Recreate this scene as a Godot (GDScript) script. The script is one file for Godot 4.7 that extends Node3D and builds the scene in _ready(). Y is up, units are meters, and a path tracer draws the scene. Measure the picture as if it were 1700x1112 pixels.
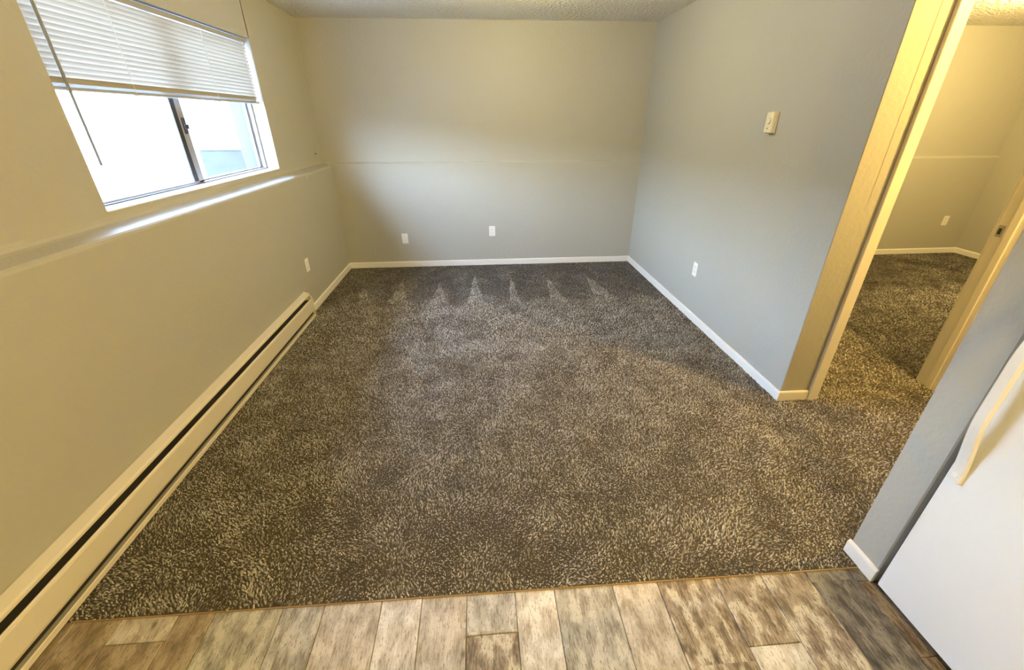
extends Node3D
# Empty basement living room with grey-brown carpet, seen from the kitchen floor.
# x = 0 is the face of the low foundation wall under the window, z = 0 the far wall, y = 0 the floor.

const ROOM_W := 3.27        # face of the partition on the right
const CEIL := 2.35
const LEDGE := 1.108        # height of the foundation ledge
const RECESS := 0.094       # the window wall stands back this far above the ledge
const WIN_Y0 := 1.180
const WIN_Y1 := 2.045
const WIN_Z0 := 1.028
const WIN_Z1 := 2.818
const PART_END := 2.834     # where the partition turns towards the bedroom door
const PILLAR_X := 2.909
const PILLAR_Z0 := 3.811
const PILLAR_Z1 := 3.934
const BED_X := 7.50
const ROOM_END := 7.60

var rng := RandomNumberGenerator.new()
var used := {}
var M := {}

# ------------------------------------------------------------------ helpers
func lin(r: float, g: float, b: float) -> Color:
	return Color(r, g, b).linear_to_srgb()

func mat(c: Color, rough := 0.6, metal := 0.0, spec := 0.5) -> StandardMaterial3D:
	var m := StandardMaterial3D.new()
	m.albedo_color = c
	m.roughness = rough
	m.metallic = metal
	m.metallic_specular = spec
	return m

func noise_tex(freq: float, seed_value: int, normal: bool, strength := 4.0, kind := FastNoiseLite.TYPE_SIMPLEX_SMOOTH, octaves := 3, size := 512) -> NoiseTexture2D:
	var n := FastNoiseLite.new()
	n.seed = seed_value
	n.noise_type = kind
	n.frequency = freq
	n.fractal_octaves = octaves
	var t := NoiseTexture2D.new()
	t.width = size
	t.height = size
	t.seamless = true
	t.noise = n
	t.as_normal_map = normal
	t.bump_strength = strength
	return t

func new_st() -> SurfaceTool:
	var st := SurfaceTool.new()
	st.begin(Mesh.PRIMITIVE_TRIANGLES)
	st.set_smooth_group(-1)
	return st

func tri(st: SurfaceTool, a: Vector3, b: Vector3, c: Vector3, n: Vector3) -> void:
	if (b - a).cross(c - a).dot(n) > 0.0:
		var t := b
		b = c
		c = t
	st.add_vertex(a)
	st.add_vertex(b)
	st.add_vertex(c)

func quad(st: SurfaceTool, a: Vector3, b: Vector3, c: Vector3, d: Vector3, n: Vector3) -> void:
	tri(st, a, b, c, n)
	tri(st, a, c, d, n)

# a box between two corners, its edges chamfered by b
func box(st: SurfaceTool, lo: Vector3, hi: Vector3, b := 0.0) -> void:
	var mid := (lo + hi) * 0.5
	var h := (hi - lo) * 0.5
	b = minf(b, minf(h.x, minf(h.y, h.z)) * 0.9)
	for ax in 3:
		var u := (ax + 1) % 3
		var v := (ax + 2) % 3
		for s in [-1.0, 1.0]:
			var pts: Array[Vector3] = []
			for k in [[-1, -1], [1, -1], [1, 1], [-1, 1]]:
				var q := Vector3.ZERO
				q[ax] = s * h[ax]
				q[u] = k[0] * (h[u] - b)
				q[v] = k[1] * (h[v] - b)
				pts.append(mid + q)
			var n := Vector3.ZERO
			n[ax] = s
			quad(st, pts[0], pts[1], pts[2], pts[3], n)
	if b <= 0.0:
		return
	for ax in 3:
		var u := (ax + 1) % 3
		var v := (ax + 2) % 3
		for su in [-1.0, 1.0]:
			for sv in [-1.0, 1.0]:
				var pts: Array[Vector3] = []
				for k in [[-1, 0], [1, 0], [1, 1], [-1, 1]]:
					var q := Vector3.ZERO
					q[ax] = k[0] * (h[ax] - b)
					q[u] = su * (h[u] - (b if k[1] == 1 else 0.0))
					q[v] = sv * (h[v] - (0.0 if k[1] == 1 else b))
					pts.append(mid + q)
				var n := Vector3.ZERO
				n[u] = su
				n[v] = sv
				quad(st, pts[0], pts[1], pts[2], pts[3], n)
	for sx in [-1.0, 1.0]:
		for sy in [-1.0, 1.0]:
			for sz in [-1.0, 1.0]:
				var n := Vector3(sx, sy, sz)
				tri(st, mid + Vector3(sx * h.x, sy * (h.y - b), sz * (h.z - b)), mid + Vector3(sx * (h.x - b), sy * h.y, sz * (h.z - b)), mid + Vector3(sx * (h.x - b), sy * (h.y - b), sz * h.z), n)

# a closed outline in the plane across an axis, drawn out along that axis. axis 2: points are (x, y); axis 0: (z, y); axis 1: (x, z)
func to3(p: Vector2, axis: int, t: float) -> Vector3:
	if axis == 2:
		return Vector3(p.x, p.y, t)
	if axis == 0:
		return Vector3(t, p.y, p.x)
	return Vector3(p.x, t, p.y)

func prism(st: SurfaceTool, pts: PackedVector2Array, axis: int, t0: float, t1: float) -> void:
	var area := 0.0
	for i in pts.size():
		area += pts[i].cross(pts[(i + 1) % pts.size()])
	for i in pts.size():
		var a := pts[i]
		var b := pts[(i + 1) % pts.size()]
		var d := b - a
		var o := Vector2(d.y, -d.x) * signf(area)
		quad(st, to3(a, axis, t0), to3(b, axis, t0), to3(b, axis, t1), to3(a, axis, t1), to3(o, axis, 0.0))
	var ids := Geometry2D.triangulate_polygon(pts)
	for i in range(0, ids.size(), 3):
		tri(st, to3(pts[ids[i]], axis, t0), to3(pts[ids[i + 1]], axis, t0), to3(pts[ids[i + 2]], axis, t0), to3(Vector2.ZERO, axis, -1.0))
		tri(st, to3(pts[ids[i]], axis, t1), to3(pts[ids[i + 1]], axis, t1), to3(pts[ids[i + 2]], axis, t1), to3(Vector2.ZERO, axis, 1.0))

# a round bar
func rod(st: SurfaceTool, a: Vector3, b: Vector3, r: float, sides := 10, r2 := -1.0) -> void:
	if r2 < 0.0:
		r2 = r
	var d := (b - a).normalized()
	var u := d.cross(Vector3.UP if absf(d.y) < 0.9 else Vector3.RIGHT).normalized()
	var v := d.cross(u)
	for i in sides:
		var t0 := TAU * i / sides
		var t1 := TAU * (i + 1) / sides
		var n0 := u * cos(t0) + v * sin(t0)
		var n1 := u * cos(t1) + v * sin(t1)
		quad(st, a + n0 * r, a + n1 * r, b + n1 * r2, b + n0 * r2, n0 + n1)
		tri(st, a, a + n0 * r, a + n1 * r, -d)
		tri(st, b, b + n0 * r2, b + n1 * r2, d)

# a shape turned round a vertical axis: rows of (radius, height)
func lathe(st: SurfaceTool, at: Vector3, rows: PackedVector2Array, sides := 28) -> void:
	for k in rows.size() - 1:
		var a := rows[k]
		var b := rows[k + 1]
		var d := b - a
		for i in sides:
			var t0 := TAU * i / sides
			var t1 := TAU * (i + 1) / sides
			var e0 := Vector3(cos(t0), 0, sin(t0))
			var e1 := Vector3(cos(t1), 0, sin(t1))
			var n := (e0 + e1) * 0.5 * d.y + Vector3.UP * -d.x
			quad(st, at + e0 * a.x + Vector3.UP * a.y, at + e1 * a.x + Vector3.UP * a.y, at + e1 * b.x + Vector3.UP * b.y, at + e0 * b.x + Vector3.UP * b.y, n)

func numbered(called: String) -> String:
	var k: int = used.get(called, 0)
	used[called] = k + 1
	return called if k == 0 else "%s_%03d" % [called, k]

func part(called: String, st: SurfaceTool, m: Material, parent: Node3D, at := Vector3.ZERO) -> MeshInstance3D:
	st.generate_normals()
	var o := MeshInstance3D.new()
	o.name = called
	o.mesh = st.commit()
	o.mesh.surface_set_material(0, m)
	o.position = at
	parent.add_child(o, true)
	return o

func tag(o: Node3D, label: String, category: String, kind := "", group := "") -> Node3D:
	o.set_meta("label", label)
	o.set_meta("category", category)
	if kind:
		o.set_meta("kind", kind)
	if group:
		o.set_meta("group", group)
	return o

func thing(called: String, label: String, category: String, at := Vector3.ZERO, kind := "", group := "") -> Node3D:
	var o := Node3D.new()
	o.name = numbered(called)
	o.position = at
	add_child(o)
	tag(o, label, category, kind, group)
	return o

func struct(called: String, st: SurfaceTool, m: Material, label: String, category: String) -> MeshInstance3D:
	return tag(part(numbered(called), st, m, self), label, category, "structure")

# ------------------------------------------------------------------ scene
func _ready() -> void:
	rng.seed = 7
	set_camera()
	set_world()
	make_materials()
	build_walls()
	build_openings()
	build_baseboards()
	build_plank_floor()
	build_carpet()
	build_window()
	build_blind()
	build_outside()
	build_heater()
	build_refrigerator()
	build_wall_plates()
	build_lamps()

func set_camera() -> void:
	var cam := Camera3D.new()
	cam.name = "camera"
	cam.position = Vector3(1.508, 1.5263, 4.8052)
	cam.rotation = Vector3(-0.47373, -0.07403, -0.00356)
	cam.fov = 76.997
	cam.near = 0.02
	cam.far = 200.0
	add_child(cam)
	cam.current = true

func set_world() -> void:
	var sky_mat := ProceduralSkyMaterial.new()
	sky_mat.sky_top_color = Color(0.57, 0.70, 0.90)
	sky_mat.sky_horizon_color = Color(0.86, 0.93, 1.0)
	sky_mat.sky_curve = 0.32
	sky_mat.ground_horizon_color = Color(0.62, 0.64, 0.62)
	sky_mat.ground_bottom_color = Color(0.5, 0.5, 0.48)
	sky_mat.energy_multiplier = 1.0
	var sky := Sky.new()
	sky.sky_material = sky_mat
	var env := Environment.new()
	env.background_mode = Environment.BG_SKY
	env.sky = sky
	env.background_energy_multiplier = 98.0
	env.tonemap_mode = Environment.TONE_MAPPER_LINEAR
	env.tonemap_exposure = 1.04
	env.sdfgi_enabled = true
	env.ssao_enabled = true
	env.ssil_enabled = true
	var we := WorldEnvironment.new()
	we.name = "world"
	we.environment = env
	add_child(we)

func make_materials() -> void:
	var peel := noise_tex(0.035, 3, true, 3.0)
	M.wall = mat(lin(0.41, 0.405, 0.368), 0.55, 0.0, 0.4)
	M.wall.normal_enabled = true
	M.wall.normal_texture = peel
	M.wall.normal_scale = 0.35
	M.wall.uv1_triplanar = true
	M.wall.uv1_world_triplanar = true
	M.wall.uv1_scale = Vector3(1.7, 1.7, 1.7)
	var pop := noise_tex(0.03, 11, true, 14.0, FastNoiseLite.TYPE_SIMPLEX_SMOOTH, 4)
	M.ceiling = mat(lin(0.88, 0.87, 0.84), 0.85)
	M.ceiling.normal_enabled = true
	M.ceiling.normal_texture = pop
	M.ceiling.normal_scale = 1.3
	M.ceiling.uv1_triplanar = true
	M.ceiling.uv1_world_triplanar = true
	M.ceiling.uv1_scale = Vector3(1.6, 1.6, 1.6)
	M.trim = mat(lin(0.80, 0.79, 0.76), 0.35)
	M.door_trim = mat(lin(0.74, 0.70, 0.62), 0.4)
	M.sill = mat(lin(0.82, 0.83, 0.83), 0.4)
	M.slab = mat(lin(0.25, 0.24, 0.22), 0.9)
	M.aluminium = mat(lin(0.30, 0.31, 0.34), 0.45, 0.2)
	M.dark_metal = mat(lin(0.035, 0.033, 0.032), 0.5, 0.3)
	M.gasket = mat(lin(0.05, 0.05, 0.05), 0.8)
	M.glass = mat(Color(0.92, 0.97, 0.95, 0.06), 0.02)
	M.glass.transparency = BaseMaterial3D.TRANSPARENCY_ALPHA
	M.slat = mat(lin(0.43, 0.415, 0.375), 0.4)
	M.rail = mat(lin(0.36, 0.355, 0.34), 0.35)
	M.cord = mat(lin(0.85, 0.84, 0.80), 0.7)
	M.wand = mat(lin(0.22, 0.22, 0.21), 0.2)
	M.heater = mat(lin(0.66, 0.62, 0.53), 0.38)
	M.fin = mat(lin(0.02, 0.018, 0.016), 0.7)
	M.plate = mat(lin(0.82, 0.81, 0.77), 0.3)
	M.slot = mat(lin(0.03, 0.03, 0.03), 0.6)
	M.screw = mat(lin(0.6, 0.58, 0.52), 0.35, 0.5)
	M.ivory = mat(lin(0.76, 0.72, 0.58), 0.4)
	M.brass = mat(lin(0.60, 0.42, 0.18), 0.3, 0.9)
	M.steel = mat(lin(0.45, 0.42, 0.38), 0.3, 0.9)
	var grain := noise_tex(0.12, 21, true, 2.0)
	M.fridge = mat(lin(0.80, 0.80, 0.80), 0.32)
	M.fridge.normal_enabled = true
	M.fridge.normal_texture = grain
	M.fridge.normal_scale = 0.12
	M.fridge.uv1_triplanar = true
	M.fridge.uv1_scale = Vector3(3, 3, 3)
	M.fridge_handle = mat(lin(0.82, 0.81, 0.78), 0.25)
	M.concrete = mat(lin(0.017, 0.021, 0.0195), 0.9)
	M.concrete.albedo_texture = rough_patches(5)
	M.concrete.uv1_triplanar = true
	M.concrete.uv1_world_triplanar = true
	M.concrete.uv1_scale = Vector3(1.2, 1.2, 1.2)
	M.stand_in_ground = mat(lin(0.58, 0.58, 0.57), 0.95)
	M.stand_in_stucco = mat(lin(0.40, 0.40, 0.38), 0.9)
	M.strip = mat(lin(0.26, 0.17, 0.075), 0.45)
	M.backing = mat(lin(0.06, 0.05, 0.038), 0.95)

# cloudy light-and-dark weathering, as a multiplier
func rough_patches(s: int) -> NoiseTexture2D:
	var t := noise_tex(0.012, s, false, 1.0, FastNoiseLite.TYPE_SIMPLEX_SMOOTH, 5, 256)
	var g := Gradient.new()
	g.set_color(0, Color(0.72, 0.74, 0.72))
	g.set_color(1, Color(1, 1, 1))
	t.color_ramp = g
	return t

# ------------------------------------------------------------------ the shell
func build_walls() -> void:
	# window wall: low foundation part with a soft sloping ledge, the upper part set back, the window hole left open
	var st := new_st()
	var out := PackedVector2Array([Vector2(-0.245, -0.1), Vector2(0, -0.1), Vector2(0, LEDGE - 0.022), Vector2(-0.003, LEDGE - 0.010), Vector2(-0.010, LEDGE - 0.003), Vector2(-0.02, LEDGE), Vector2(-0.07, LEDGE + 0.014), Vector2(-0.084, LEDGE + 0.021), Vector2(-0.091, LEDGE + 0.032), Vector2(-RECESS, LEDGE + 0.046), Vector2(-RECESS, WIN_Y0 - 0.006), Vector2(-0.245, WIN_Y0 - 0.006)])
	prism(st, out, 2, -0.25, ROOM_END + 0.12)
	box(st, Vector3(-0.245, WIN_Y0 - 0.006, -0.25), Vector3(-RECESS, CEIL + 0.1, WIN_Z0))
	box(st, Vector3(-0.245, WIN_Y0 - 0.006, WIN_Z1), Vector3(-RECESS, CEIL + 0.1, ROOM_END + 0.12))
	box(st, Vector3(-0.245, WIN_Y1, WIN_Z0 - 0.01), Vector3(-RECESS, CEIL + 0.1, WIN_Z1 + 0.01))
	struct("wall_left", st, M.wall, "greige window wall with a ledge running below the window", "wall")
	# far wall, shared with the bedroom: lower part stands a little proud
	st = new_st()
	prism(st, PackedVector2Array([Vector2(-0.25, -0.1), Vector2(0, -0.1), Vector2(0, LEDGE + 0.005), Vector2(-0.004, LEDGE + 0.013), Vector2(-0.018, LEDGE + 0.020), Vector2(-0.022, LEDGE + 0.030), Vector2(-0.022, CEIL + 0.1), Vector2(-0.25, CEIL + 0.1)]), 0, -0.34, BED_X + 0.12)
	struct("wall_back", st, M.wall, "greige far wall with a faint horizontal step at ledge height", "wall")
	# partition between living room and bedroom, turning to the bedroom door
	st = new_st()
	box(st, Vector3(ROOM_W, -0.1, -0.03), Vector3(ROOM_W + 0.12, CEIL + 0.05, PART_END), 0.003)
	struct("wall_right", st, M.wall, "greige partition wall carrying the thermostat", "wall")
	st = new_st()
	box(st, Vector3(ROOM_W + 0.115, -0.1, PART_END - 0.12), Vector3(3.502, CEIL + 0.05, PART_END))
	box(st, Vector3(3.50, 2.05, PART_END - 0.12), Vector3(4.32, CEIL + 0.05, PART_END))
	box(st, Vector3(4.318, -0.1, PART_END - 0.12), Vector3(5.12, CEIL + 0.05, PART_END))
	struct("wall_hall", st, M.wall, "short greige wall around the bedroom doorway", "wall")
	st = new_st()
	box(st, Vector3(5.0, -0.1, PART_END - 0.02), Vector3(5.12, CEIL + 0.05, PILLAR_Z1), 0.002)
	struct("wall_hall_end", st, M.wall, "greige wall closing the end of the hall", "wall")
	st = new_st()
	box(st, Vector3(PILLAR_X, -0.1, PILLAR_Z0), Vector3(5.02, CEIL + 0.05, PILLAR_Z1), 0.004)
	struct("wall_pillar", st, M.wall, "end of the thin grey wall beside the white refrigerator", "wall")
	st = new_st()
	box(st, Vector3(3.72, -0.1, PILLAR_Z1 - 0.02), Vector3(3.84, CEIL + 0.05, ROOM_END + 0.12))
	struct("wall_kitchen_right", st, M.wall, "greige kitchen wall behind the refrigerator", "wall")
	st = new_st()
	box(st, Vector3(-0.34, -0.1, ROOM_END), Vector3(3.84, CEIL + 0.05, ROOM_END + 0.12))
	struct("wall_kitchen_back", st, M.wall, "greige kitchen wall facing the window room", "wall")
	st = new_st()
	box(st, Vector3(BED_X, -0.1, -0.03), Vector3(BED_X + 0.12, CEIL + 0.05, PART_END))
	struct("wall_bedroom_right", st, M.wall, "side wall of the lamplit bedroom", "wall")
	st = new_st()
	box(st, Vector3(5.0, -0.1, PART_END - 0.12), Vector3(BED_X + 0.12, CEIL + 0.05, PART_END))
	struct("wall_bedroom_front", st, M.wall, "front wall of the lamplit bedroom", "wall")
	st = new_st()
	box(st, Vector3(-0.34, CEIL, -0.25), Vector3(BED_X + 0.14, CEIL + 0.12, ROOM_END + 0.12))
	struct("ceiling", st, M.ceiling, "cream ceiling with stippled plaster texture", "ceiling")
	st = new_st()
	box(st, Vector3(-0.34, -0.14, -0.25), Vector3(BED_X + 0.14, -0.012, ROOM_END + 0.12))
	struct("floor_slab", st, M.slab, "bare slab under the carpet and planks", "floor")

func build_openings() -> void:
	# bedroom door frame: jambs, head, stops, casings, strike plate
	var f := thing("door_1", "cream painted bedroom door frame without its door in view", "door frame", Vector3(3.50, 0, PART_END), "structure")
	var o := -f.position
	var st := new_st()
	box(st, o + Vector3(3.502, 0.0, 2.712), o + Vector3(3.520, 2.05, 2.836), 0.002)
	part("jamb", st, M.door_trim, f)
	st = new_st()
	box(st, o + Vector3(4.300, 0.0, 2.712), o + Vector3(4.318, 2.05, 2.836), 0.002)
	var jr := part("jamb", st, M.door_trim, f)
	st = new_st()
	box(st, o + Vector3(3.50, 2.03, 2.712), o + Vector3(4.32, 2.05, 2.836), 0.002)
	part("head_jamb", st, M.door_trim, f)
	st = new_st()
	box(st, o + Vector3(4.289, 0.0, 2.770), o + Vector3(4.300, 2.03, 2.806), 0.002)
	part("door_stop", st, M.door_trim, f)
	st = new_st()
	box(st, o + Vector3(3.520, 0.0, 2.770), o + Vector3(3.531, 2.03, 2.806), 0.002)
	part("door_stop", st, M.door_trim, f)
	for z in [[2.834, 2.854], [2.694, 2.714]]:
		st = new_st()
		box(st, o + Vector3(3.446, 0.0, z[0]), o + Vector3(3.508, 2.105, z[1]), 0.003)
		part("casing", st, M.door_trim, f)
		st = new_st()
		box(st, o + Vector3(4.306, 0.0, z[0]), o + Vector3(4.368, 2.105, z[1]), 0.003)
		part("casing", st, M.door_trim, f)
		st = new_st()
		box(st, o + Vector3(3.446, 2.043, z[0]), o + Vector3(4.368, 2.105, z[1]), 0.003)
		part("head_casing", st, M.door_trim, f)
	st = new_st()
	box(st, o + Vector3(4.2975, 0.950, 2.722), o + Vector3(4.3005, 1.010, 2.752), 0.0006)
	var sp := part("strike_plate", st, M.steel, jr)
	sp.set_meta("label", "small worn metal strike plate")
	st = new_st()
	box(st, o + Vector3(4.2968, 0.964, 2.728), o + Vector3(4.299, 0.996, 2.744))
	part("strike_hole", st, M.slot, jr)

func baseboard(called: String, a: Vector2, b: Vector2, n: Vector2, label: String, h := 0.066, y0 := 0.002) -> void:
	# a 12 mm board from a to b on the floor plan, its face towards n, its top edge rounded over
	var st := new_st()
	var d := (b - a).normalized()
	var length := a.distance_to(b)
	var prof := PackedVector2Array([Vector2(0, y0), Vector2(0.012, y0), Vector2(0.012, h - 0.010), Vector2(0.0095, h - 0.003), Vector2(0.005, h), Vector2(0, h)])
	for i in prof.size():
		var p := prof[i]
		var q := prof[(i + 1) % prof.size()]
		var e := q - p
		var out := Vector3(n.x * e.y, -e.x, n.y * e.y)
		var c: Array[Vector3] = []
		for k in [[p, 0.0], [q, 0.0], [q, length], [p, length]]:
			var w: Vector2 = a + d * k[1] + n * k[0].x
			c.append(Vector3(w.x, k[0].y, w.y))
		quad(st, c[0], c[1], c[2], c[3], out)
	for t in [0.0, length]:
		var ring: Array[Vector3] = []
		for p in prof:
			var w: Vector2 = a + d * t + n * p.x
			ring.append(Vector3(w.x, p.y, w.y))
		var nn := Vector3(d.x, 0, d.y) * (-1.0 if t == 0.0 else 1.0)
		for i in range(1, ring.size() - 1):
			tri(st, ring[0], ring[i], ring[i + 1], nn)
	struct(called, st, M.trim, label, "baseboard")

func build_baseboards() -> void:
	baseboard("baseboard_left", Vector2(0, 0), Vector2(0, 1.352), Vector2(1, 0), "white baseboard between the far corner and the heater")
	baseboard("baseboard_back", Vector2(0, 0), Vector2(ROOM_W, 0), Vector2(0, 1), "white baseboard along the far wall")
	baseboard("baseboard_right", Vector2(ROOM_W, 0), Vector2(ROOM_W, PART_END + 0.012), Vector2(-1, 0), "white baseboard along the thermostat wall")
	baseboard("baseboard_hall", Vector2(ROOM_W, PART_END), Vector2(3.446, PART_END), Vector2(0, 1), "short baseboard piece beside the bedroom door casing")
	baseboard("baseboard_hall_side", Vector2(4.368, PART_END), Vector2(5.0, PART_END), Vector2(0, 1), "baseboard in the hall past the bedroom door")
	baseboard("baseboard_pillar", Vector2(PILLAR_X, PILLAR_Z0 - 0.004), Vector2(PILLAR_X, PILLAR_Z1 + 0.004), Vector2(-1, 0), "white baseboard on the wall end by the refrigerator", 0.062, 0.0)
	baseboard("baseboard_bedroom_back", Vector2(ROOM_W + 0.12, 0), Vector2(BED_X, 0), Vector2(0, 1), "baseboard along the bedroom's far wall")
	baseboard("baseboard_bedroom_right", Vector2(BED_X, 0), Vector2(BED_X, PART_END - 0.12), Vector2(-1, 0), "baseboard along the bedroom's side wall")

# ------------------------------------------------------------------ floors
func carpet_front(x: float) -> float:
	return 3.862 + 0.0078 * x

# weathered oak print: grain streaks, worn pale patches, dark flecks and a knot or two
func wood_image(s: int, base: Color, pale: Color, dark: Color, worn: float, streak: float) -> ImageTexture:
	var w := 160
	var h := 900
	var im := Image.create(w, h, false, Image.FORMAT_RGB8)
	var n1 := FastNoiseLite.new()
	n1.seed = s
	n1.frequency = 0.05
	n1.fractal_octaves = 4
	var n2 := FastNoiseLite.new()
	n2.seed = s + 50
	n2.frequency = 0.012
	n2.fractal_octaves = 4
	var n3 := FastNoiseLite.new()
	n3.seed = s + 90
	n3.frequency = 0.07
	n3.fractal_octaves = 2
	var r := RandomNumberGenerator.new()
	r.seed = s
	var knots: Array[Vector3] = []
	for k in 3:
		knots.append(Vector3(r.randf_range(20, w - 20), r.randf_range(0, h), r.randf_range(5, 9)))
	for y in h:
		for x in w:
			var fx := float(x)
			var fy := float(y)
			var ring := 0.0
			for k in knots:
				var dx := (fx - k.x) / k.z
				var dy := (fy - k.y) / (k.z * 1.8)
				var d2 := dx * dx + dy * dy
				if d2 < 9.0:
					fx += (fx - k.x) * 0.25 * exp(-d2 * 0.5)
					ring = maxf(ring, exp(-d2 * 1.2))
			var g := n1.get_noise_2d(fx * 4.2, fy * 0.42)
			var b := n2.get_noise_2d(fx * 1.9, fy * 1.0)
			var f := n3.get_noise_2d(fx * 4.0, fy * 0.9)
			var c := base
			c = c.lerp(pale, worn * smoothstep(-0.06, 0.26, b + g * 0.45))
			c = c.lerp(dark, streak * smoothstep(0.02, 0.42, g - b * 0.5) * 0.9)
			c = c.lerp(dark, streak * 0.75 * smoothstep(0.18, 0.5, -b + f * 0.25))
			if f > 0.36 and g > -0.1:
				c = c.lerp(dark, 0.6)
			c = c.lerp(dark.darkened(0.35), ring * 0.8)
			im.set_pixel(x, y, c)
	return ImageTexture.create_from_image(im)

func plank_mesh(w: float, l: float, uo: Vector2) -> ArrayMesh:
	# top with small rounded-down edges, 8 mm thick, uv in metres over the print
	var st := new_st()
	var e := 0.0020
	var hw := w * 0.5 - 0.0010
	var hl := l * 0.5 - 0.0010
	var top := [Vector3(-hw + e, 0, -hl + e), Vector3(hw - e, 0, -hl + e), Vector3(hw - e, 0, hl - e), Vector3(-hw + e, 0, hl - e)]
	var mid := [Vector3(-hw, -e, -hl), Vector3(hw, -e, -hl), Vector3(hw, -e, hl), Vector3(-hw, -e, hl)]
	var low := [Vector3(-hw, -0.008, -hl), Vector3(hw, -0.008, -hl), Vector3(hw, -0.008, hl), Vector3(-hw, -0.008, hl)]
	var put := func(a: Vector3, b: Vector3, c: Vector3, n: Vector3) -> void:
		if (b - a).cross(c - a).dot(n) > 0.0:
			var t := b
			b = c
			c = t
		for p in [a, b, c]:
			st.set_uv(Vector2(p.x / 0.24, p.z / 1.35) + uo)
			st.add_vertex(p)
	put.call(top[0], top[1], top[2], Vector3.UP)
	put.call(top[0], top[2], top[3], Vector3.UP)
	for i in 4:
		var j := (i + 1) % 4
		var n: Vector3 = (mid[i] + mid[j]) * Vector3(1, 0, 1)
		put.call(top[i], top[j], mid[j], n + Vector3.UP * 0.5)
		put.call(top[i], mid[j], mid[i], n + Vector3.UP * 0.5)
		put.call(mid[i], mid[j], low[j], n)
		put.call(mid[i], low[j], low[i], n)
	st.generate_normals()
	return st.commit()

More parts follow.
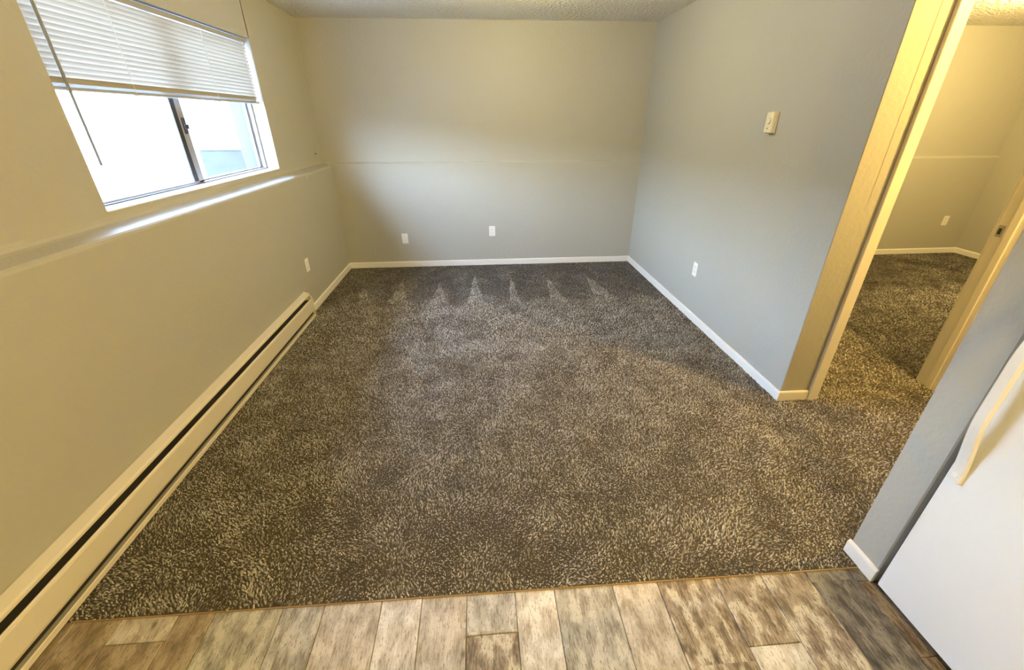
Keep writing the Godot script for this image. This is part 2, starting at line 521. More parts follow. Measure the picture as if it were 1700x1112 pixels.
func build_plank_floor() -> void:
	var fl := thing("floor", "weathered beige and grey wood plank floor in the kitchen", "floor", Vector3.ZERO, "structure")
	var prints: Array[StandardMaterial3D] = []
	# base, pale, dark (sRGB), how worn, how streaked
	var looks := [
		[Color(0.74, 0.70, 0.64), Color(0.85, 0.82, 0.77), Color(0.52, 0.47, 0.41), 0.8, 0.5],   # 0 beige
		[Color(0.82, 0.79, 0.74), Color(0.91, 0.89, 0.85), Color(0.56, 0.51, 0.45), 0.9, 0.4],   # 1 cream
		[Color(0.69, 0.67, 0.63), Color(0.82, 0.80, 0.76), Color(0.44, 0.41, 0.37), 0.8, 0.5],   # 2 grey beige
		[Color(0.62, 0.56, 0.49), Color(0.81, 0.77, 0.70), Color(0.36, 0.31, 0.25), 1.0, 0.7],   # 3 streaked brown
		[Color(0.44, 0.41, 0.37), Color(0.60, 0.57, 0.51), Color(0.25, 0.23, 0.20), 0.6, 0.9],   # 4 dark grey
		[Color(0.52, 0.45, 0.36), Color(0.62, 0.56, 0.47), Color(0.27, 0.21, 0.15), 0.5, 0.8],   # 5 dark brown
		[Color(0.60, 0.53, 0.43), Color(0.72, 0.66, 0.56), Color(0.40, 0.34, 0.26), 0.7, 0.5],   # 6 tan
	]
	var relief := noise_tex(0.05, 31, true, 2.0)
	for i in looks.size():
		var k: Array = looks[i]
		var m := mat(Color(0.93, 0.945, 0.97), 0.42, 0.0, 0.45)
		m.albedo_texture = wood_image(100 + i * 7, k[0], k[1], k[2], k[3], k[4])
		m.normal_enabled = true
		m.normal_texture = relief
		m.normal_scale = 0.15
		prints.append(m)
	# seams read off the photograph, and the print of each row from the carpet backwards: [left edge, first joint, print, next print]
	var rows := [
		[-0.002, 4.75, 6, 2], [0.080, 4.55, 6, 1], [0.230, 3.945, 0, 6], [0.418, 4.80, 6, 3], [0.540, 5.05, 2, 0], [0.769, 4.62, 2, 1],
		[0.912, 4.92, 0, 2], [1.111, 5.15, 1, 0], [1.252, 4.70, 0, 1], [1.411, 4.008, 2, 3], [1.584, 4.85, 1, 2],
		[1.727, 4.50, 2, 0], [1.942, 5.10, 0, 4], [2.110, 4.66, 3, 1], [2.328, 4.110, 3, 1], [2.508, 4.95, 3, 0],
		[2.682, 4.72, 4, 5], [2.852, 4.182, 5, 5], [3.030, 4.60, 5, 4], [3.200, 5.00, 2, 0], [3.370, 4.70, 0, 2], [3.545, 4.90, 4, 3], [3.72, 0, 0, 0],
	]
	for i in rows.size() - 1:
		var x0: float = rows[i][0]
		var x1: float = rows[i + 1][0]
		var z := carpet_front((x0 + x1) * 0.5) - 0.02 if x1 < 2.93 else PILLAR_Z1
		if i == 17:
			z = PILLAR_Z1 + 0.0
			x0 = 2.852
		var cut: float = rows[i][1]
		var n := 0
		while z < ROOM_END - 0.01:
			var z1 := minf(cut, ROOM_END)
			var o := MeshInstance3D.new()
			o.name = "plank"
			o.mesh = plank_mesh(x1 - x0, z1 - z, Vector2(rng.randf(), rng.randf()))
			var which: int = rows[i][2] if n == 0 else (rows[i][3] if n == 1 else rng.randi_range(0, 3))
			o.mesh.surface_set_material(0, prints[which])
			o.position = Vector3((x0 + x1) * 0.5, 0.0, (z + z1) * 0.5)
			fl.add_child(o, true)
			z = z1
			cut = z1 + 1.22
			n += 1
	# the short piece of floor between carpet edge and wall end, left of the refrigerator
	var o2 := MeshInstance3D.new()
	o2.name = "plank"
	o2.mesh = plank_mesh(PILLAR_X - 2.852, PILLAR_Z1 - 3.866, Vector2(0.3, 0.1))
	o2.mesh.surface_set_material(0, prints[4])
	o2.position = Vector3((PILLAR_X + 2.852) * 0.5, -0.0002, (PILLAR_Z1 + 3.866) * 0.5)
	fl.add_child(o2, true)
	# worn brassy edge strip where the carpet ends
	var st := new_st()
	var a := carpet_front(0.06)
	var b := carpet_front(2.90)

	var corners := [Vector3(0.062, 0, a - 0.004), Vector3(PILLAR_X - 0.014, 0, b - 0.004), Vector3(PILLAR_X - 0.014, 0, b + 0.001), Vector3(0.062, 0, a + 0.001)]
	for i in 4:
		var p: Vector3 = corners[i]
		var q: Vector3 = corners[(i + 1) % 4]
		var e := q - p
		quad(st, p, q, q + Vector3.UP * 0.003, p + Vector3.UP * 0.003, Vector3(e.z, 0, -e.x) * -1.0)
	quad(st, corners[0] + Vector3.UP * 0.003, corners[1] + Vector3.UP * 0.003, corners[2] + Vector3.UP * 0.003, corners[3] + Vector3.UP * 0.003, Vector3.UP)
	struct("trim_1", st, M.strip, "thin brassy strip between carpet and planks", "trim")

var pv := PackedVector3Array()
var pn := PackedVector3Array()
var pc := PackedColorArray()
var pi := PackedInt32Array()

func yarns(x0: float, x1: float, z0: float, z1: float, step: float, lean: FastNoiseLite, tone: FastNoiseLite, inside: Callable) -> void:
	var pal := [Color(0.080, 0.072, 0.061), Color(0.155, 0.142, 0.124), Color(0.255, 0.238, 0.215), Color(0.385, 0.365, 0.333), Color(0.53, 0.507, 0.47)]
	var nx := int((x1 - x0) / step)
	var nz := int((z1 - z0) / step)
	for iz in nz:
		for ix in nx:
			var x := x0 + (ix + rng.randf()) * step
			var z := z0 + (iz + rng.randf()) * step
			if not inside.call(x, z):
				continue
			var h := rng.randf_range(0.008, 0.0135)
			var a := rng.randf() * TAU
			var l := lean.get_noise_2d(x * 100.0, z * 100.0)
			var l2 := lean.get_noise_2d(x * 100.0 + 900.0, z * 100.0)
			var lx := cos(a) * 0.0050 + l * 0.013
			var lz := sin(a) * 0.0050 + l2 * 0.013
			var v := vac_lean(x, z)
			lx += v.x
			lz += v.y
			h *= 1.0 - 0.25 * minf(1.0, v.length() / 0.01)
			var w := step * rng.randf_range(0.30, 0.44)
			var t := clampf(rng.randfn(0.5, 0.26) + tone.get_noise_2d(x * 100.0, z * 100.0) * 0.22, 0.0, 0.999) * 4.0
			var k := int(t)
			var c: Color = (pal[k] as Color).lerp(pal[k + 1], t - k)
			var at := pv.size()
			for i in 3:
				var th := a + TAU * i / 3.0
				var cx := cos(th)
				var cz := sin(th)
				pv.append(Vector3(x + cx * w * 0.7, 0.001, z + cz * w * 0.7))
				pn.append(Vector3(cx, 0.0, cz))
				pc.append(c)
				pv.append(Vector3(x + cx * w + lx * 0.45, h * 0.65, z + cz * w + lz * 0.45))
				pn.append(Vector3(cx * 0.85, 0.52, cz * 0.85))
				pc.append(c)
			pv.append(Vector3(x + lx, h, z + lz))
			pn.append(Vector3(lx * 30.0, 1.0, lz * 30.0).normalized())
			pc.append(c)
			for i in 3:
				var j := (i + 1) % 3
				var b0 := at + i * 2
				var b1 := at + j * 2
				pi.append(b0)
				pi.append(b1)
				pi.append(b1 + 1)
				pi.append(b0)
				pi.append(b1 + 1)
				pi.append(b0 + 1)
				pi.append(b0 + 1)
				pi.append(b1 + 1)
				pi.append(at + 6)

# where the vacuum turned: wedges of pile brushed the other way along the far wall
const WEDGES := [[0.27, 0.55, 0.33, 0.46, 1.11], [0.66, 0.48, 0.61, 0.81, 1.15], [1.06, 0.58, 1.01, 1.18, 1.16], [1.42, 0.36, 1.36, 1.52, 1.18], [1.81, 0.33, 1.76, 1.86, 1.20], [2.20, 0.50, 2.14, 2.29, 1.22], [2.63, 0.46, 2.57, 2.80, 1.22]]

func vac_lean(x: float, z: float) -> Vector2:
	if z > 1.25:
		return Vector2.ZERO
	for w in WEDGES:
		if z > w[1] and z < w[4]:
			var t: float = (z - w[1]) / (w[4] - w[1])
			if x > lerpf(w[0], w[2], t) and x < lerpf(w[0], w[3], t):
				return Vector2(0.006, -0.013)
	return Vector2(-0.004, 0.014) * clampf((1.25 - z) * 4.0, 0.0, 1.0)

func build_carpet() -> void:
	var lean := FastNoiseLite.new()
	lean.seed = 5
	lean.frequency = 0.028
	lean.fractal_octaves = 3
	var tone := FastNoiseLite.new()
	tone.seed = 9
	tone.frequency = 0.05
	tone.fractal_octaves = 3
	var main := func(x: float, z: float) -> bool:
		if x < 0.012 or z < 0.014 or z > carpet_front(x) - 0.004:
			return false
		if z < PART_END and x > ROOM_W - 0.012:
			return false
		if z >= PART_END and x > PILLAR_X - 0.016 and z > PILLAR_Z0 - 0.006:
			return false
		return true
	var all := func(_x: float, _z: float) -> bool: return true
	yarns(0.0, ROOM_W, 0.0, 1.9, 0.0112, lean, tone, main)
	yarns(0.0, ROOM_W, 1.9, 3.9, 0.0086, lean, tone, main)
	yarns(ROOM_W, 4.99, PART_END + 0.004, PILLAR_Z0, 0.0105, lean, tone, all)
	yarns(3.525, 4.295, 2.70, PART_END + 0.004, 0.0105, lean, tone, all)
	yarns(ROOM_W + 0.13, BED_X - 0.012, 0.014, 2.70, 0.0145, lean, tone, all)
	var arrays := []
	arrays.resize(Mesh.ARRAY_MAX)
	arrays[Mesh.ARRAY_VERTEX] = pv
	arrays[Mesh.ARRAY_NORMAL] = pn
	arrays[Mesh.ARRAY_COLOR] = pc
	arrays[Mesh.ARRAY_INDEX] = pi
	var mesh := ArrayMesh.new()
	mesh.add_surface_from_arrays(Mesh.PRIMITIVE_TRIANGLES, arrays)
	var m := mat(Color.WHITE, 0.9, 0.0, 0.2)
	m.vertex_color_use_as_albedo = true
	mesh.surface_set_material(0, m)
	var o := MeshInstance3D.new()
	o.name = numbered("carpet")
	o.mesh = mesh
	add_child(o)
	tag(o, "grey-brown shag carpet covering living room, hall and bedroom", "carpet", "stuff")
	var st := new_st()
	for r in [[0.0, 0.0, ROOM_W, PART_END], [0.0, PART_END, 5.0, PILLAR_Z0], [3.52, 2.70, 4.30, PART_END], [ROOM_W + 0.12, 0.0, BED_X, 2.714]]:
		box(st, Vector3(r[0], -0.010, r[1]), Vector3(r[2], 0.0022, r[3]))
	var e := [Vector3(0.0, 0, PILLAR_Z0), Vector3(PILLAR_X, 0, PILLAR_Z0), Vector3(PILLAR_X, 0, carpet_front(PILLAR_X) - 0.003), Vector3(0.0, 0, carpet_front(0.0) - 0.003)]
	quad(st, e[0] + Vector3.UP * 0.0022, e[1] + Vector3.UP * 0.0022, e[2] + Vector3.UP * 0.0022, e[3] + Vector3.UP * 0.0022, Vector3.UP)
	quad(st, e[3] + Vector3.UP * 0.0022, e[2] + Vector3.UP * 0.0022, e[2] - Vector3.UP * 0.010, e[3] - Vector3.UP * 0.010, Vector3.BACK)
	part("backing", st, M.backing, o)

# ------------------------------------------------------------------ window
func build_window() -> void:
	var w := thing("window_1", "two-pane aluminium sliding window above the ledge", "window", Vector3(-0.20, WIN_Y0, (WIN_Z0 + WIN_Z1) * 0.5), "structure")
	var o := -w.position
	var st := new_st()
	box(st, o + Vector3(-0.215, WIN_Y0 - 0.008, WIN_Z0), o + Vector3(-RECESS + 0.006, WIN_Y0, WIN_Z1), 0.003)
	part("window_sill", st, M.sill, w)
	# outer frame
	var f := 0.022
	for b in [[Vector3(-0.235, WIN_Y0, WIN_Z0), Vector3(-0.185, WIN_Y0 + 0.007, WIN_Z1)], [Vector3(-0.235, WIN_Y1 - f, WIN_Z0), Vector3(-0.185, WIN_Y1, WIN_Z1)], [Vector3(-0.235, WIN_Y0, WIN_Z0), Vector3(-0.185, WIN_Y1, WIN_Z0 + 0.016)], [Vector3(-0.235, WIN_Y0, WIN_Z1 - 0.016), Vector3(-0.185, WIN_Y1, WIN_Z1)]]:
		st = new_st()
		box(st, o + b[0], o + b[1], 0.002)
		part("frame_bar", st, M.aluminium, w)
	st = new_st()
	box(st, o + Vector3(-0.186, WIN_Y0, WIN_Z0 + 0.002), o + Vector3(-0.181, WIN_Y0 + 0.005, WIN_Z1 - 0.002))
	part("track_seal", st, M.gasket, w)
	# sashes: the near one slides inside, the far one is fixed
	for s in [[1.888, WIN_Z1 - 0.014, -0.206], [WIN_Z0 + 0.014, 1.940, -0.226]]:
		var z0: float = s[0]
		var z1: float = s[1]
		var x: float = s[2]
		var sash := Node3D.new()
		sash.name = "sash"
		w.add_child(sash, true)
		for b in [[Vector3(x - 0.009, WIN_Y0 + 0.006, z0), Vector3(x + 0.009, WIN_Y0 + 0.016, z1)], [Vector3(x - 0.009, WIN_Y1 - 0.042, z0), Vector3(x + 0.009, WIN_Y1 - 0.020, z1)]]:
			st = new_st()
			box(st, o + b[0], o + b[1], 0.0015)
			part("rail", st, M.aluminium, sash)
		for zz in [[z0, z0 + 0.052], [z1 - 0.026, z1]] if x > -0.21 else [[z0, z0 + 0.026], [z1 - 0.052, z1]]:
			st = new_st()
			box(st, o + Vector3(x - 0.009, WIN_Y0 + 0.006, zz[0]), o + Vector3(x + 0.009, WIN_Y1 - 0.020, zz[1]), 0.0015)
			part("stile", st, M.aluminium, sash)
		st = new_st()
		box(st, o + Vector3(x - 0.002, WIN_Y0 + 0.014, z0 + 0.022), o + Vector3(x + 0.002, WIN_Y1 - 0.038, z1 - 0.022))
		part("pane", st, M.glass, sash)
	st = new_st()
	box(st, o + Vector3(-0.214, WIN_Y0 + 0.006, 1.9395), o + Vector3(-0.200, WIN_Y1 - 0.020, 1.978), 0.001)
	part("interlock_seal", st, M.dark_metal, w)
	st = new_st()
	box(st, o + Vector3(-0.198, 1.455, 1.910), o + Vector3(-0.184, 1.540, 1.930), 0.004)
	box(st, o + Vector3(-0.188, 1.480, 1.902), o + Vector3(-0.178, 1.505, 1.938), 0.003)
	part("latch", st, M.dark_metal, w)

func build_blind() -> void:
	var x := -0.128
	var z0 := WIN_Z0 + 0.016
	var z1 := WIN_Z1 - 0.012
	var b := thing("window_blind", "white mini blind half raised in the window", "blind", Vector3(x, WIN_Y1, (z0 + z1) * 0.5))
	var o := -b.position
	var st := new_st()
	box(st, o + Vector3(x - 0.013, 2.012, z0), o + Vector3(x + 0.013, 2.038, z1), 0.002)
	part("headrail", st, M.rail, b)
	# one slat: a shallow arch, tipped so that its room edge is higher
	var prof := PackedVector2Array()
	for k in 7:
		var t := k / 6.0 * 2.0 - 1.0
		prof.append(Vector2(t * 0.0125, 0.0018 * (1.0 - t * t)))
	for k in 7:
		var t := 1.0 - k / 6.0 * 2.0
		prof.append(Vector2(t * 0.0125, 0.0018 * (1.0 - t * t) - 0.0005))
	var turned := PackedVector2Array()
	for p in prof:
		turned.append(p.rotated(deg_to_rad(57.0)))
	st = new_st()
	prism(st, turned, 2, -(z1 - z0) * 0.5 + 0.002, (z1 - z0) * 0.5 - 0.002)
	st.generate_normals()
	var slat := st.commit()
	slat.surface_set_material(0, M.slat)
	var y := 1.998
	while y > 1.664:
		var s := MeshInstance3D.new()
		s.name = "slat"
		s.mesh = slat
		s.position = o + Vector3(x, y, (z0 + z1) * 0.5)
		s.rotation = Vector3(rng.randf_range(-0.0007, 0.0007), 0, rng.randf_range(-0.03, 0.03))
		b.add_child(s, true)
		y -= 0.0205
	# gathered slats resting on the bottom rail
	for k in 5:
		st = new_st()
		prism(st, prof, 2, -(z1 - z0) * 0.5 + 0.002, (z1 - z0) * 0.5 - 0.002)
		part("slat", st, M.slat, b, o + Vector3(x, 1.6475 + k * 0.0026, (z0 + z1) * 0.5))
	st = new_st()
	box(st, o + Vector3(x - 0.0125, 1.634, z0), o + Vector3(x + 0.0125, 1.6465, z1), 0.003)
	part("bottom_rail", st, M.rail, b)
	for z in [2.347, 1.608, 1.10, 2.72]:
		st = new_st()
		rod(st, o + Vector3(x + 0.0135, 1.640, z), o + Vector3(x + 0.0135, 2.015, z), 0.0011, 6)
		part("ladder_cord", st, M.cord, b)
		st = new_st()
		box(st, o + Vector3(x + 0.004, 1.629, z - 0.012), o + Vector3(x + 0.0135, 1.6345, z + 0.012), 0.0015)
		part("cord_button", st, M.cord, b)
	st = new_st()
	rod(st, o + Vector3(-0.099, 1.354, 2.742), o + Vector3(-0.104, 2.012, 2.742), 0.0055, 6)
	part("tilt_wand", st, M.wand, b)
	st = new_st()
	rod(st, o + Vector3(-0.104, 2.010, 2.742), o + Vector3(x, 2.022, 2.742), 0.002, 6)
	part("wand_hook", st, M.wand, b)

func build_outside() -> void:
	var st := new_st()
	box(st, Vector3(-30.0, 0.95, -25.0), Vector3(-0.246, 1.06, 30.0))  # stand-in ground, made pale to bounce daylight up to the ceiling
	struct("ground", st, M.stand_in_ground, "pale stand-in ground outside, bouncing daylight through the window", "ground")
	st = new_st()
	box(st, Vector3(-0.588, 1.05, 0.40), Vector3(-0.250, 2.52, 0.55), 0.006)
	tag(part(numbered("concrete_pier"), st, M.concrete, self), "grey-green concrete pier standing outside the window", "pier")
	st = new_st()
	box(st, Vector3(-0.95, 1.05, 0.42), Vector3(-0.588, 1.284, 0.548), 0.005)
	var curb := part(numbered("retaining_curb"), st, M.concrete, self)
	tag(curb, "low weathered concrete curb outside beside the pier", "curb")
	st = new_st()
	box(st, Vector3(-0.96, 1.284, 0.410), Vector3(-0.588, 1.294, 0.556), 0.002)
	part("cap_board", st, M.concrete, curb)
	# eave over the window, unseen, put in to cut the high sky
	st = new_st()
	box(st, Vector3(-0.90, 2.52, -3.0), Vector3(-0.2, 2.62, 9.0))
	struct("stand_in_eave", st, M.stand_in_stucco, "unseen sky-cutting eave outside the window", "stand_in_eave")
	# added low wall across the yard, a stand-in blocking light from the horizon
	st = new_st()
	box(st, Vector3(-4.75, 1.0, -14.0), Vector3(-4.55, 2.05, 18.0), 0.01)
	var yard := part(numbered("stand_in_wall"), st, M.stand_in_stucco, self)
	tag(yard, "low pale stand-in wall cutting daylight from the horizon", "stand-in wall")
	st = new_st()
	box(st, Vector3(-4.80, 2.05, -14.02), Vector3(-4.50, 2.11, 18.02), 0.01)
	part("coping", st, M.stand_in_stucco, yard)

# ------------------------------------------------------------------ heater
func build_heater() -> void:
	var z0 := 1.355
	var z1 := 6.2
	var h := thing("baseboard_heater", "long cream electric baseboard heater under the window ledge", "heater", Vector3(0, 0.012, (z0 + z1) * 0.5))
	var o := -h.position
	var st := new_st()
	box(st, o + Vector3(0.0, 0.018, z0 + 0.01), o + Vector3(0.004, 0.226, z1 - 0.01))
	part("back_panel", st, M.heater, h)
	# top hood with a turned-down lip
	st = new_st()
	prism(st, PackedVector2Array([Vector2(0.0, 0.232), Vector2(0.004, 0.236), Vector2(0.040, 0.221), Vector2(0.046, 0.214), Vector2(0.047, 0.205), Vector2(0.045, 0.205), Vector2(0.044, 0.213), Vector2(0.038, 0.218), Vector2(0.0, 0.228)]), 2, 0.0, z1 - z0)
	part("hood", st, M.heater, h, o + Vector3(0, 0, z0))
	# front panel, its edges folded in
	st = new_st()
	prism(st, PackedVector2Array([Vector2(0.050, 0.176), Vector2(0.054, 0.177), Vector2(0.058, 0.173), Vector2(0.0605, 0.165), Vector2(0.0605, 0.078), Vector2(0.057, 0.066), Vector2(0.048, 0.062), Vector2(0.048, 0.064), Vector2(0.0555, 0.068), Vector2(0.0585, 0.079), Vector2(0.0585, 0.164), Vector2(0.056, 0.171), Vector2(0.0535, 0.1745), Vector2(0.050, 0.1745)]), 2, 0.0, z1 - z0 - 0.016)
	part("front_panel", st, M.heater, h, o + Vector3(0, 0, z0 + 0.008))
	# lower lip
	st = new_st()
	prism(st, PackedVector2Array([Vector2(0.004, 0.013), Vector2(0.060, 0.013), Vector2(0.064, 0.017), Vector2(0.064, 0.036), Vector2(0.061, 0.039), Vector2(0.061, 0.018), Vector2(0.059, 0.015), Vector2(0.004, 0.015)]), 2, 0.0, z1 - z0 - 0.004)
	part("lower_lip", st, M.heater, h, o + Vector3(0, 0, z0 + 0.002))
	st = new_st()
	box(st, o + Vector3(0.005, 0.045, z0 + 0.02), o + Vector3(0.050, 0.166, z1 - 0.02))
	part("element_core", st, M.fin, h)
	# end caps
	for z in [z0, z1 - 0.012]:
		st = new_st()
		prism(st, PackedVector2Array([Vector2(0.0, 0.012), Vector2(0.062, 0.012), Vector2(0.064, 0.016), Vector2(0.064, 0.165), Vector2(0.060, 0.185), Vector2(0.048, 0.206), Vector2(0.046, 0.216), Vector2(0.040, 0.224), Vector2(0.004, 0.238), Vector2(0.0, 0.236)]), 2, 0.0, 0.012)
		part("end_cap", st, M.heater, h, o + Vector3(0, 0, z))

# ------------------------------------------------------------------ refrigerator
func build_refrigerator() -> void:
	var x0 := 2.893
	var z0 := 3.958
	var z1 := 4.690
	var f := thing("refrigerator", "white refrigerator with a long curved handle beside the wall end", "refrigerator", Vector3(3.25, 0, 4.32))
	var o := -f.position
	var st := new_st()
	box(st, o + Vector3(2.962, 0.012, z0 + 0.006), o + Vector3(3.66, 1.690, z1 - 0.006), 0.006)
	part("cabinet", st, M.fridge, f)
	st = new_st()
	box(st, o + Vector3(2.952, 0.03, z0 + 0.014), o + Vector3(2.965, 1.685, z1 - 0.014))
	part("door_gasket", st, M.gasket, f)
	st = new_st()
	box(st, o + Vector3(x0, 0.020, z0), o + Vector3(2.953, 1.235, z1), 0.007)
	var lower := part("door", st, M.fridge, f)
	st = new_st()
	box(st, o + Vector3(x0, 1.245, z0), o + Vector3(2.953, 1.690, z1), 0.007)
	var upper := part("freezer_door", st, M.fridge, f)
	handle(lower, o, x0, 0.564, 1.20, false)
	handle(upper, o, x0, 1.27, 1.62, true)
	for z in [z0 + 0.06, z1 - 0.06]:
		st = new_st()
		rod(st, o + Vector3(3.02, 0.0, z), o + Vector3(3.02, 0.016, z), 0.018, 12)
		part("foot", st, M.gasket, f)
		st = new_st()
		rod(st, o + Vector3(3.60, 0.0, z), o + Vector3(3.60, 0.016, z), 0.018, 12)
		part("foot", st, M.gasket, f)

func handle(door: Node3D, o: Vector3, x0: float, y0: float, y1: float, _flip: bool) -> void:
	# a bowed flat bar: rows of (height, distance of its outer face from the door, half width)
	var st := new_st()
	var n := 22
	var zc := 3.987
	var prev: Array[Vector3] = []
	var first: Array[Vector3] = []
	for i in n + 1:
		var t := float(i) / n
		var y := lerpf(y0, y1, t)
		var d := minf(y - y0, y1 - y)
		var rise := smoothstep(0.01, 0.24, d)
		var outer := 0.012 + 0.036 * rise
		var inner := maxf(0.0, outer - 0.013)
		if d < 0.05:
			inner = 0.0
		var hw := 0.0150 + 0.002 * (1.0 - rise)
		var ring: Array[Vector3] = []
		for k in [[-1.0, 0.0], [-1.0, 0.75], [-0.75, 1.0], [0.75, 1.0], [1.0, 0.75], [1.0, 0.0]]:
			ring.append(o + Vector3(x0 - lerpf(inner, outer, k[1]), y, zc + k[0] * hw))
		if prev:
			for k in 6:
				var kk := (k + 1) % 6
				var mid := (ring[0] + ring[3]) * 0.5
				quad(st, prev[k], prev[kk], ring[kk], ring[k], (ring[k] + ring[kk]) * 0.5 - mid)
		else:
			first = ring
		prev = ring
	for k in range(1, 5):
		tri(st, first[0], first[k], first[k + 1], Vector3.DOWN)
		tri(st, prev[0], prev[k], prev[k + 1], Vector3.UP)
	var h := part("handle", st, M.fridge_handle, door)
	for y in [y0 + 0.022, y1 - 0.022]:
		st = new_st()
		rod(st, o + Vector3(x0 - 0.0115, y, zc), o + Vector3(x0 - 0.0145, y, zc), 0.0085, 16, 0.0075)
		part("screw_cover", st, M.plate, h)

# ------------------------------------------------------------------ plates on the walls
# built facing +z at the origin, then turned
func plate_thing(called: String, label: String, category: String, at: Vector3, turn: float, kind: int, group := "") -> Node3D:
	var t := thing(called, label, category, at, "", group)
	t.rotation.y = turn
	var st := new_st()
	box(st, Vector3(-0.035, -0.057, 0.0), Vector3(0.035, 0.057, 0.006), 0.0035)
	part("cover_plate", st, M.plate, t)
	if kind == 0:      # duplex receptacle
		for y in [-0.0195, 0.0195]:
			st = new_st()
			box(st, Vector3(-0.0165, y - 0.014, 0.004), Vector3(0.0165, y + 0.014, 0.0085), 0.003)
			var r := part("receptacle", st, M.plate, t)
			for s in [[-0.0065, 0.0045, 0.004], [0.0065, 0.0045, 0.0035]]:
				st = new_st()
				box(st, Vector3(s[0] - 0.0011, y + s[1] - s[2], 0.008), Vector3(s[0] + 0.0011, y + s[1] + s[2], 0.0088))
				part("slot", st, M.slot, r)
			st = new_st()
			rod(st, Vector3(0, y - 0.0065, 0.008), Vector3(0, y - 0.0065, 0.0088), 0.0023, 10)
			part("slot", st, M.slot, r)
		st = new_st()
		rod(st, Vector3(0, 0, 0.005), Vector3(0, 0, 0.0072), 0.003, 10)
		part("screw", st, M.screw, t)
	elif kind == 1:    # wide rectangular receptacle
		st = new_st()
		box(st, Vector3(-0.0165, -0.0335, 0.004), Vector3(0.0165, 0.0335, 0.0085), 0.002)
		var r := part("receptacle", st, M.plate, t)
		for y in [-0.018, 0.018]:
			for s in [[-0.0065, 0.0045, 0.004], [0.0065, 0.0045, 0.0035]]:
				st = new_st()
				box(st, Vector3(s[0] - 0.0012, y + s[1] - s[2], 0.008), Vector3(s[0] + 0.0012, y + s[1] + s[2], 0.0088))
				part("slot", st, M.slot, r)
			st = new_st()
			rod(st, Vector3(0, y - 0.0065, 0.008), Vector3(0, y - 0.0065, 0.0088), 0.0025, 10)
			part("slot", st, M.slot, r)
		for y in [-0.048, 0.048]:
			st = new_st()
			rod(st, Vector3(0, y, 0.005), Vector3(0, y, 0.0068), 0.003, 10)
			part("screw", st, M.screw, t)
	else:              # blank cover
		for y in [-0.021, 0.021]:
			st = new_st()
			rod(st, Vector3(0, y, 0.005), Vector3(0, y, 0.0068), 0.003, 10)
			part("screw", st, M.screw, t)
	return t

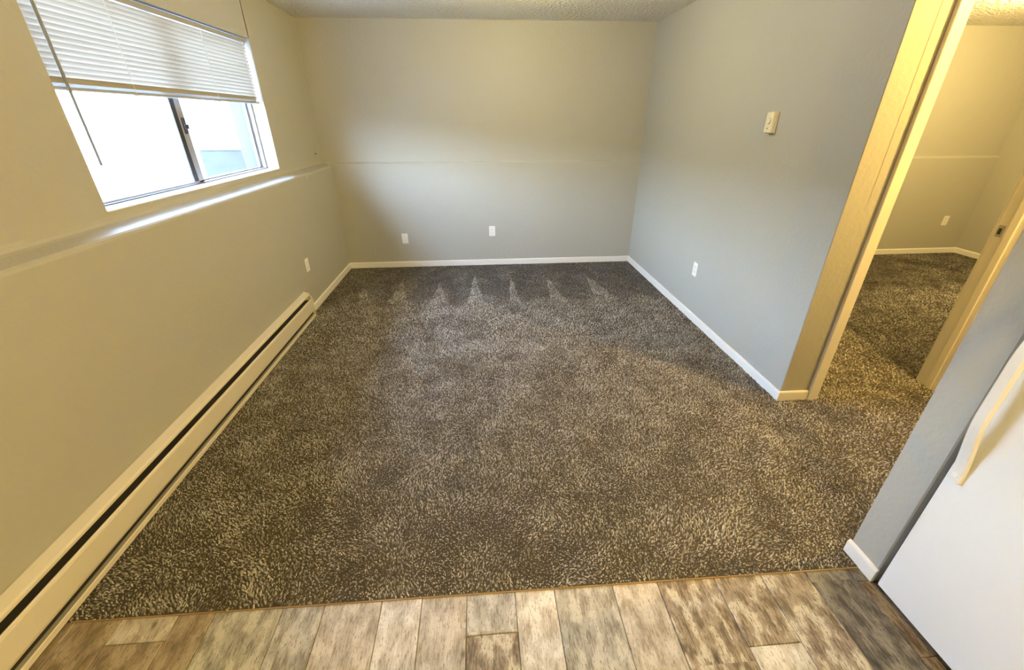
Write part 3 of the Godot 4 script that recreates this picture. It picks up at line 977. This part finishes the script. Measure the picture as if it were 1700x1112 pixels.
func build_wall_plates() -> void:
	plate_thing("power_outlet", "white outlet on the far wall under the horizontal step", "outlet", Vector3(1.642, 0.395, 0.0), 0.0, 1)
	plate_thing("blank_wall_plate", "plain white blank plate low on the far wall", "wall plate", Vector3(0.658, 0.331, 0.0), 0.0, 2)
	plate_thing("power_outlet", "white outlet on the window wall above the heater's end", "outlet", Vector3(0.0, 0.408, 1.160), PI / 2, 0)
	plate_thing("power_outlet", "white outlet low on the thermostat wall", "outlet", Vector3(ROOM_W, 0.416, 1.583), -PI / 2, 0)
	plate_thing("power_outlet", "outlet on the bedroom wall seen through the doorway", "outlet", Vector3(7.18, 0.405, 0.0), 0.0, 0)
	# thermostat
	var t := thing("thermostat", "ivory dial thermostat on the right partition wall", "thermostat", Vector3(ROOM_W, 1.503, 2.126))
	t.rotation.y = -PI / 2
	var st := new_st()
	box(st, Vector3(-0.036, -0.058, 0.0), Vector3(0.036, 0.058, 0.009), 0.002)
	part("back_plate", st, M.ivory, t)
	st = new_st()
	box(st, Vector3(-0.034, -0.056, 0.011), Vector3(0.034, 0.056, 0.030), 0.004)
	box(st, Vector3(-0.031, -0.053, 0.008), Vector3(0.031, 0.053, 0.013))
	part("cover", st, M.ivory, t)
	st = new_st()
	rod(st, Vector3(0.002, 0.010, 0.028), Vector3(0.002, 0.010, 0.037), 0.0185, 24, 0.0165)
	var d := part("dial", st, M.ivory, t)
	st = new_st()
	box(st, Vector3(-0.001, 0.014, 0.0365), Vector3(0.005, 0.026, 0.039), 0.001)
	part("pointer", st, M.ivory, d)
	st = new_st()
	box(st, Vector3(-0.004, -0.0345, 0.0295), Vector3(0.004, -0.0285, 0.0305))
	part("scale_window", st, M.slot, t)
	# a coaxial stub by the window corner and a nail in the foundation wall
	var c := thing("cable_jack", "small painted cable jack by the far corner above the ledge", "cable jack", Vector3(-RECESS, 1.223, 0.150))
	st = new_st()
	box(st, Vector3(0, -0.05, -0.028), Vector3(0.004, 0.05, 0.028), 0.002)
	part("cover_plate", st, M.wall, c)
	st = new_st()
	rod(st, Vector3(0.004, 0.004, 0), Vector3(0.014, 0.004, 0), 0.005, 8)
	part("connector", st, M.dark_metal, c)
	st = new_st()
	rod(st, Vector3(-0.002, 1.072, 0.748), Vector3(0.006, 1.072, 0.748), 0.005, 10, 0.004)
	tag(part(numbered("wall_screw"), st, M.plate, self), "tiny pale screw head below the ledge near the corner", "screw")

# ------------------------------------------------------------------ lamps
func ceiling_lamp(at: Vector3, label: String, energy: float, color: Color) -> void:
	var t := thing("ceiling_light", label, "ceiling light", at)
	var st := new_st()
	lathe(st, Vector3.ZERO, PackedVector2Array([Vector2(0.0, -0.001), Vector2(0.062, -0.001), Vector2(0.065, -0.008), Vector2(0.055, -0.022), Vector2(0.014, -0.030), Vector2(0.0, -0.030)]))
	part("canopy", st, M.brass, t)
	st = new_st()
	rod(st, Vector3(0, -0.028, 0), Vector3(0, -0.04, 0), 0.010, 12)
	part("stem", st, M.brass, t)
	var g := mat(Color(1, 0.95, 0.85), 0.3)
	g.emission_enabled = true
	g.emission = color
	g.emission_energy_multiplier = 1.6
	st = new_st()
	var rows := PackedVector2Array()
	for k in 15:
		var a := -PI / 2 + 0.2 + k / 14.0 * (PI - 0.2)
		rows.append(Vector2(0.095 * cos(a), -0.085 - 0.060 * sin(a)))
	lathe(st, Vector3.ZERO, rows)
	part("glass_globe", st, g, t)
	var l := OmniLight3D.new()
	l.name = "lamp"
	l.light_color = color
	l.light_energy = energy
	l.light_size = 0.03
	l.omni_range = 14.0
	l.omni_attenuation = 2.0
	l.shadow_enabled = true
	l.position = Vector3(0, -0.11, 0)
	t.add_child(l)

func build_lamps() -> void:
	ceiling_lamp(Vector3(1.82, CEIL, 1.45), "glass globe ceiling light in the living room", 1.24, lin(1.0, 0.82, 0.31))
	ceiling_lamp(Vector3(2.40, CEIL, 5.65), "glass globe ceiling light in the kitchen", 4.1, lin(1.0, 0.73, 0.28))
	ceiling_lamp(Vector3(4.12, CEIL, 3.62), "glass globe ceiling light in the hall", 4.5, lin(1.0, 0.63, 0.17))
	ceiling_lamp(Vector3(5.9, CEIL, 1.45), "glass globe ceiling light in the bedroom", 4.6, lin(1.0, 0.70, 0.25))
